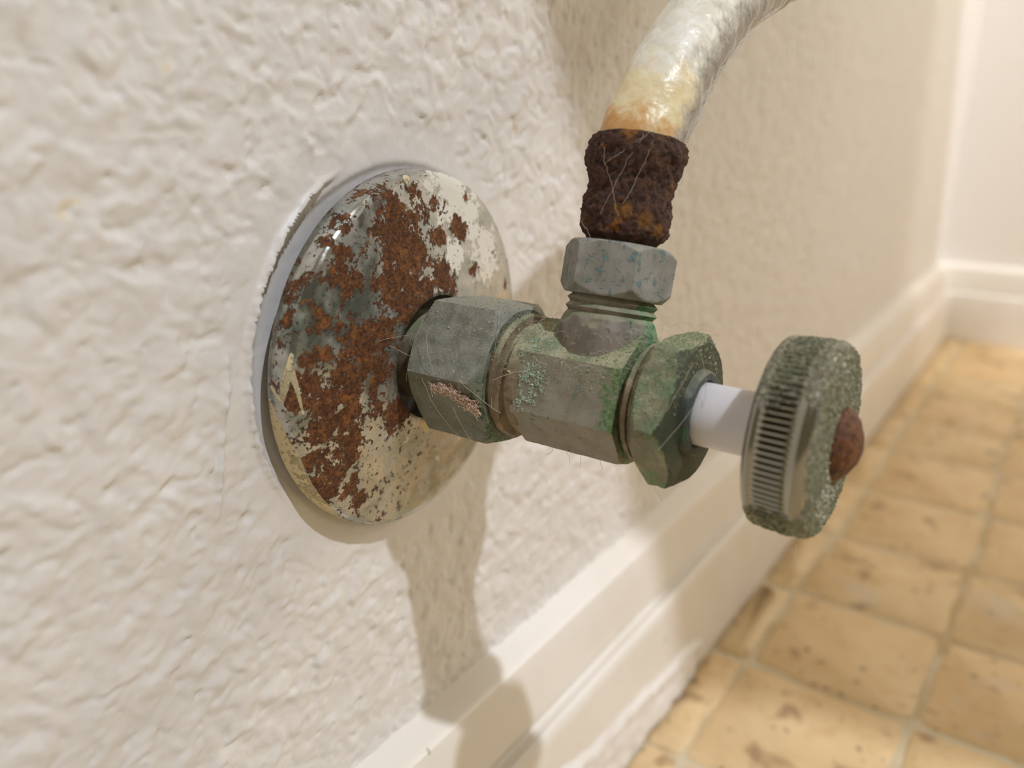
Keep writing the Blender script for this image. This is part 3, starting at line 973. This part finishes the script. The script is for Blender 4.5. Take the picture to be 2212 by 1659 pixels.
# frayed threads pulled taut along the hose
parts = []
for k in range(9):
    o0 = np.array([rng.normal(0, .25), rng.normal(0, .3), rng.normal(0, .3)])
    pts = []
    for s_ in np.linspace(14 - rng.uniform(0, 3), rng.uniform(34, 56), 16):
        i = int(np.searchsorted(seg, s_ - 9 if s_ > 9 else 0))
        i = min(max(i, 20), len(path) - 1)
        dn = np.array([.76, .50, -.38]); dn = dn - (dn @ T[i]) * T[i]; dn /= np.linalg.norm(dn)
        pts.append(path[i] + dn * (5.95 + rng.uniform(0, .25) + .35 * np.sin(s_ * .4 + k)) + o0 * .5)
    parts.append(tube(np.array(pts), .065, 4))
V, F = join(parts)
ft = hchild(link('frayed_threads', V, F, mat_thread(), None, 180)); ft['kind'] = 'stuff'
# hand-wheel crimp at the far end is out of sight; scale flake on the sleeve
# ----------------------------------------------------------------- dust crumbs and corrosion crystals
def sample(src, n, weight):
    _, V, F = src
    V = np.asarray(V)
    Q = np.array([f for f in F if len(f) == 4])
    c = V[Q].mean(1)
    nn = np.cross(V[Q[:, 2]] - V[Q[:, 0]], V[Q[:, 3]] - V[Q[:, 1]])
    ar = np.linalg.norm(nn, axis=1)
    nn = nn / np.maximum(ar, 1e-9)[:, None]
    fr = c - c.mean(0)
    p = ar * weight(c, nn)
    if p.sum() <= 0: return np.zeros((0, 3)), np.zeros((0, 3))
    k = rng.choice(len(Q), n, p=p / p.sum())
    w = rng.dirichlet((1, 1, 1, 1), n)
    return (V[Q[k]] * w[:, :, None]).sum(1), nn[k]
def outward(src, o, a):
    """flip normals so that they point away from the axis"""
    return src
def crumbs(name, pts, nrm, size, mat, parent, stretch=1.0):
    V, F = [], []
    for p, n_ in zip(pts, nrm):
        s = size * rng.lognormal(0, .35)
        R = rng.normal(size=(3, 3)); R, _ = np.linalg.qr(R)
        t = np.array([(1, 1, 1), (1, -1, -1), (-1, 1, -1), (-1, -1, 1)]) * s * .6
        t = (t * np.array([stretch, 1, 1])) @ R
        b = len(V)
        V += list(t + p + n_ * s * .3)
        F += [(b, b + 1, b + 2), (b, b + 3, b + 1), (b, b + 2, b + 3), (b + 1, b + 3, b + 2)]
    o = link(name, np.array(V), F, mat, parent, None)
    o['kind'] = 'stuff'
    return o
M_DUST = mat_crust('dust_grains', srgb(150, 150, 108), srgb(196, 190, 160))
M_VERD = mat_crust('verdigris_grains', srgb(150, 172, 146), srgb(200, 208, 190))
M_GREEN = mat_crust('green_grains', srgb(112, 132, 96), srgb(160, 168, 130))
M_OLIVE = mat_crust('olive_grains', srgb(84, 92, 66), srgb(158, 156, 128))
M_PALE = mat_crust('pale_grains', srgb(170, 166, 140), srgb(206, 200, 178))

def rout(c):
    d = c.copy(); d[:, 0] = 0
    return d / np.maximum(np.linalg.norm(d, axis=1)[:, None], 1e-9)
def up_w(thr=.25, x0=-1e9, x1=1e9):
    return lambda c, n_: np.clip(rout(c)[:, 2] - thr, 0, 1) * (c[:, 0] > x0) * (c[:, 0] < x1)
def multi(defs):
    P, Nn = [], []
    for key, n, w in defs:
        p, q_ = sample(BVH_SRC[key], n, w)
        P.append(p); Nn.append(rout(p))
    return np.vstack(P), np.vstack(Nn)
p, n_ = multi([('body', 3200, up_w(.2)), ('bonnet', 1500, up_w(.15)), ('ring', 1100, up_w(.1)), ('nut1', 900, up_w(.55))])
crumbs('dust_grains', p, n_, .065, M_DUST, valve, 2.2)
p, n_ = multi([('bonnet', 2200, lambda c, n: (rout(c)[:, 2] > -.1) * (np.abs(n[:, 0]) < .5) * 1.0), ('body', 1300, up_w(.1, 37)), ('flange', 400, up_w(-.2))])
crumbs('green_grains', p, n_, .065, M_GREEN, valve, 2.0)
def blob(cs):
    def w(c, n):
        o = np.zeros(len(c))
        for x, y, z, r in cs:
            d = np.linalg.norm(c - [x, y, z], axis=1) / r
            ns = fbm(c, 1.3, 3, .6, off=2)
            o += np.exp(-d * d) * (ns > .12)
        return o
    return w
p, n_ = multi([('body', 2200, blob([(28.2, -7.6, 4.5, 1.6), (28.6, -8, 1.5, 1.7), (30.5, -8, 2.2, 1.8), (29, -8, -1, 1.2), (30, -3.5, 8, 2.0)])), ('neck', 0, up_w())][:1])
crumbs('verdigris_grains', p, n_, .08, M_VERD, valve, 1.8)
pk, _ = sample(BVH_SRC['knob'], 4500, lambda c, n: (c[:, 0] > KO + 7.4) * (.35 + np.clip(fbm(c, 2.2, 3, off=7), 0, 1)) * (np.hypot(c[:, 1], c[:, 2]) > 4.8))
cr = crumbs('crust_grains', pk, np.tile([1.0, 0, 0], (len(pk), 1)), .085, M_OLIVE, knob)
pk, _ = sample(BVH_SRC['knob'], 420, lambda c, n: (c[:, 0] > KO + 7.2) * np.exp(-((c[:, 1] + 3) ** 2 + (c[:, 2] + 5.5) ** 2) / 12) + (c[:, 0] > KO + 6.5) * np.exp(-((c[:, 1] + 1) ** 2 + (c[:, 2] - 11) ** 2) / 8))
crumbs('pale_grains', pk, np.tile([1.0, 0, 0], (len(pk), 1)), .14, M_PALE, knob)

# ----------------------------------------------------------------- lint and cobweb
def hairs(n, fn, r, k=10, sides=3):
    return join([tube(fn(k), r, sides, False) for _ in range(n)])
apo = 11.85 * math.cos(math.pi / 6)
nl = math.radians(TH1 + 90)
nrm1 = np.array([0, math.cos(nl), math.sin(nl)])           # normal of the lower near flat of the first nut
tan1 = np.array([0, -math.sin(nl), math.cos(nl)])
if tan1[2] < 0: tan1 = -tan1
def lint_hair(k):
    s = rng.uniform(0, 1)
    c0 = np.array([15.6, 0, 0]) + np.array([7.2, 0, 0]) * s + nrm1 * (apo + .45 + rng.normal(0, .22)) + tan1 * (4.2 - (2.8 * max(0, s - .45) * 1.6) + rng.normal(0, .28 + .3 * s))
    d = np.array([1, 0, 0]) * rng.normal(.9, .5) + tan1 * rng.normal(-.2, .5) + nrm1 * rng.normal(0, .25)
    L = rng.uniform(.5, 1.6)
    t = np.linspace(-.5, .5, k)[:, None]
    cu = np.cumsum(rng.normal(0, .09, (k, 3)), 0)
    return c0 + d * L * t + cu
V, F = hairs(420, lint_hair, .06)
k = NT('lint_fibre')
lint = link('lint_tuft', V, F, k.out(k.mix(k.noise(2.0, 2), srgb(216, 180, 152), srgb(234, 212, 200)), .9), None, 180)
tag(lint, 'pinkish tuft of lint stuck on the nut beside the rusty wall plate', 'lint')

def strand(a, b, sag, k=18, jit=.15):
    a, b = np.array(a, float), np.array(b, float)
    t = np.linspace(0, 1, k)[:, None]
    p = a + (b - a) * t + np.array(sag) * (4 * t * (1 - t))
    return p + np.cumsum(rng.normal(0, jit / k ** .5, (k, 3)), 0)
ST = []
def oN(s, ph_deg, r): return FO.at(np.array(float(s)), np.array(float(r)), np.array(math.radians(ph_deg)))
for a, b, sg in [((23, -5, 11), (24.5, -9.5, -2), (0, -.5, 0)), ((11, -8, 8.6), (9, -10.5, -1), (0, -.8, .3)), ((14, -12.4, 1), (18.5, -9.6, -8), (0, -.9, .2)), ((19.5, -12, -2.5), (20.5, -8.6, -9.4), (.2, -.5, 0)),
                 ((9.5, -10, 3), (2, -20, 8), (0, 0, .8)), ((8.6, -9, 6), (4.9, -22, 4), (.5, 0, 1)), ((25, -9.6, 2), (30, -8.2, 4), (0, -.3, .2)), ((52, -9.4, 3), (53, -5, 8), (.3, -.5, .3)), ((51.5, -10.5, -2), (54, -4, 4), (.5, -.4, 0)),
                 ((52.8, -2, 9.5), (54.5, -3.8, 2), (.7, 0, 0)), ((26, -9, -3), (21, -11.8, 2), (0, -.4, 0)), ((13, -10, 7.6), (16, -11.9, 2), (0, -.6, 0))]:
    ST.append(tube(strand(a, b, sg), .03, 3, False))
for s0, p0, s1, p1 in [(33.5, 258, 24, 290), (35.5, 300, 24.5, 262), (35, 312, 26, 296), (24, 230, 20.5, 262), (31, 262, 36, 308)]:
    f = np.linspace(0, 1, 22)
    pts = np.array([oN(s0 + (s1 - s0) * q_, p0 + (p1 - p0) * q_, 7.2 + .12 * math.sin(9 * q_)) for q_ in f]) + np.cumsum(rng.normal(0, .09, (22, 3)), 0)
    ST.append(tube(pts, .022, 3, False))
for k_ in range(150):
    x = rng.uniform(28, 51)
    ph0 = math.radians(rng.uniform(60, 150))
    r0 = 10.0 + rng.uniform(-.4, .7) + (1.0 if x > 46.5 else 0)
    a = np.array([x, r0 * math.cos(ph0), r0 * math.sin(ph0)])
    b = a + np.array([rng.uniform(-3, 3), rng.uniform(-1.5, 1.5), rng.uniform(-1, 1)])
    ST.append(tube(strand(a, b, (0, 0, rng.uniform(.05, .5)), 8, .3), .018, 3, False))
for a, b in [((33, -2, -9.4), (33.4, -2, -11.6)), ((35.5, -1.8, -9.4), (35.4, -1.6, -12.4)), ((38.5, -2, -9.4), (38.8, -1.8, -11.8)), ((30.5, -2, -9.3), (29, -1.6, -11.2)), ((66, 0, -12.6), (65.5, .5, -13.6)), ((68, 0, -12.6), (68.6, .3, -14)), ((49, -5, -10.4), (50.3, -4.6, -11.7))]:
    ST.append(tube(strand(a, b, (.3, 0, 0), 8, .3), .03, 3, False))
ST.append(tube(strand((66.6, 1.5, -12.5), (66.5, 3.2, -16.8), (.2, .2, 0), 10, .15), .014, 3, False))
ST.append(tube(strand((66.5, 3.2, -16.8), (66.0, 3.4, -20.6), (.25, 0, 0), 8, .12), [.02, .05, .08, .09, .08, .06, .04, .015], 5, False))
V, F = join(ST)
k = NT('cobweb_fibre')
cob = link('cobweb', V, F, k.out(srgb(214, 204, 182), .6), None, 180)
tag(cob, 'fine cobweb threads and hairs clinging all over the corroded valve', 'cobweb', kind='stuff')

# ----------------------------------------------------------------- unseen basin added above, outline shaped to shade the wall on the right
BO = [(0, -87), (60, -50), (120, -28), (171, -7), (188, 4), (215, 10), (237, 14), (271, 14), (307, 24), (348, 30), (400, 50), (450, 95), (470, 150), (465, 220), (430, 285), (360, 330), (250, 352), (0, 360)]
def ring_of(sc, z):
    cx, cy = 230, 170
    return [(max(1, cx + (x - cx) * sc) if x > 0 else 1 if sc >= 1 else cx + (x - cx) * sc, cy + (y - cy) * sc, z) for x, y in BO]
lev = [ring_of(1, 302), ring_of(1.0, 306), ring_of(1.0, 424), ring_of(.985, 430), ring_of(.86, 430), ring_of(.82, 420), ring_of(.6, 340), ring_of(.3, 322)]
V = np.array([p for L in lev for p in L])
nb = len(BO)
F = grid_faces(len(lev), nb) + [tuple(range(nb))[::-1], tuple(range((len(lev) - 1) * nb, len(lev) * nb))]
k = NT('white_ceramic')
basin = link('shade_basin', V, F, k.out(srgb(232, 228, 222), .2), None, 35)
tag(basin, 'unseen white basin added high above the hose to shade the wall', 'basin')
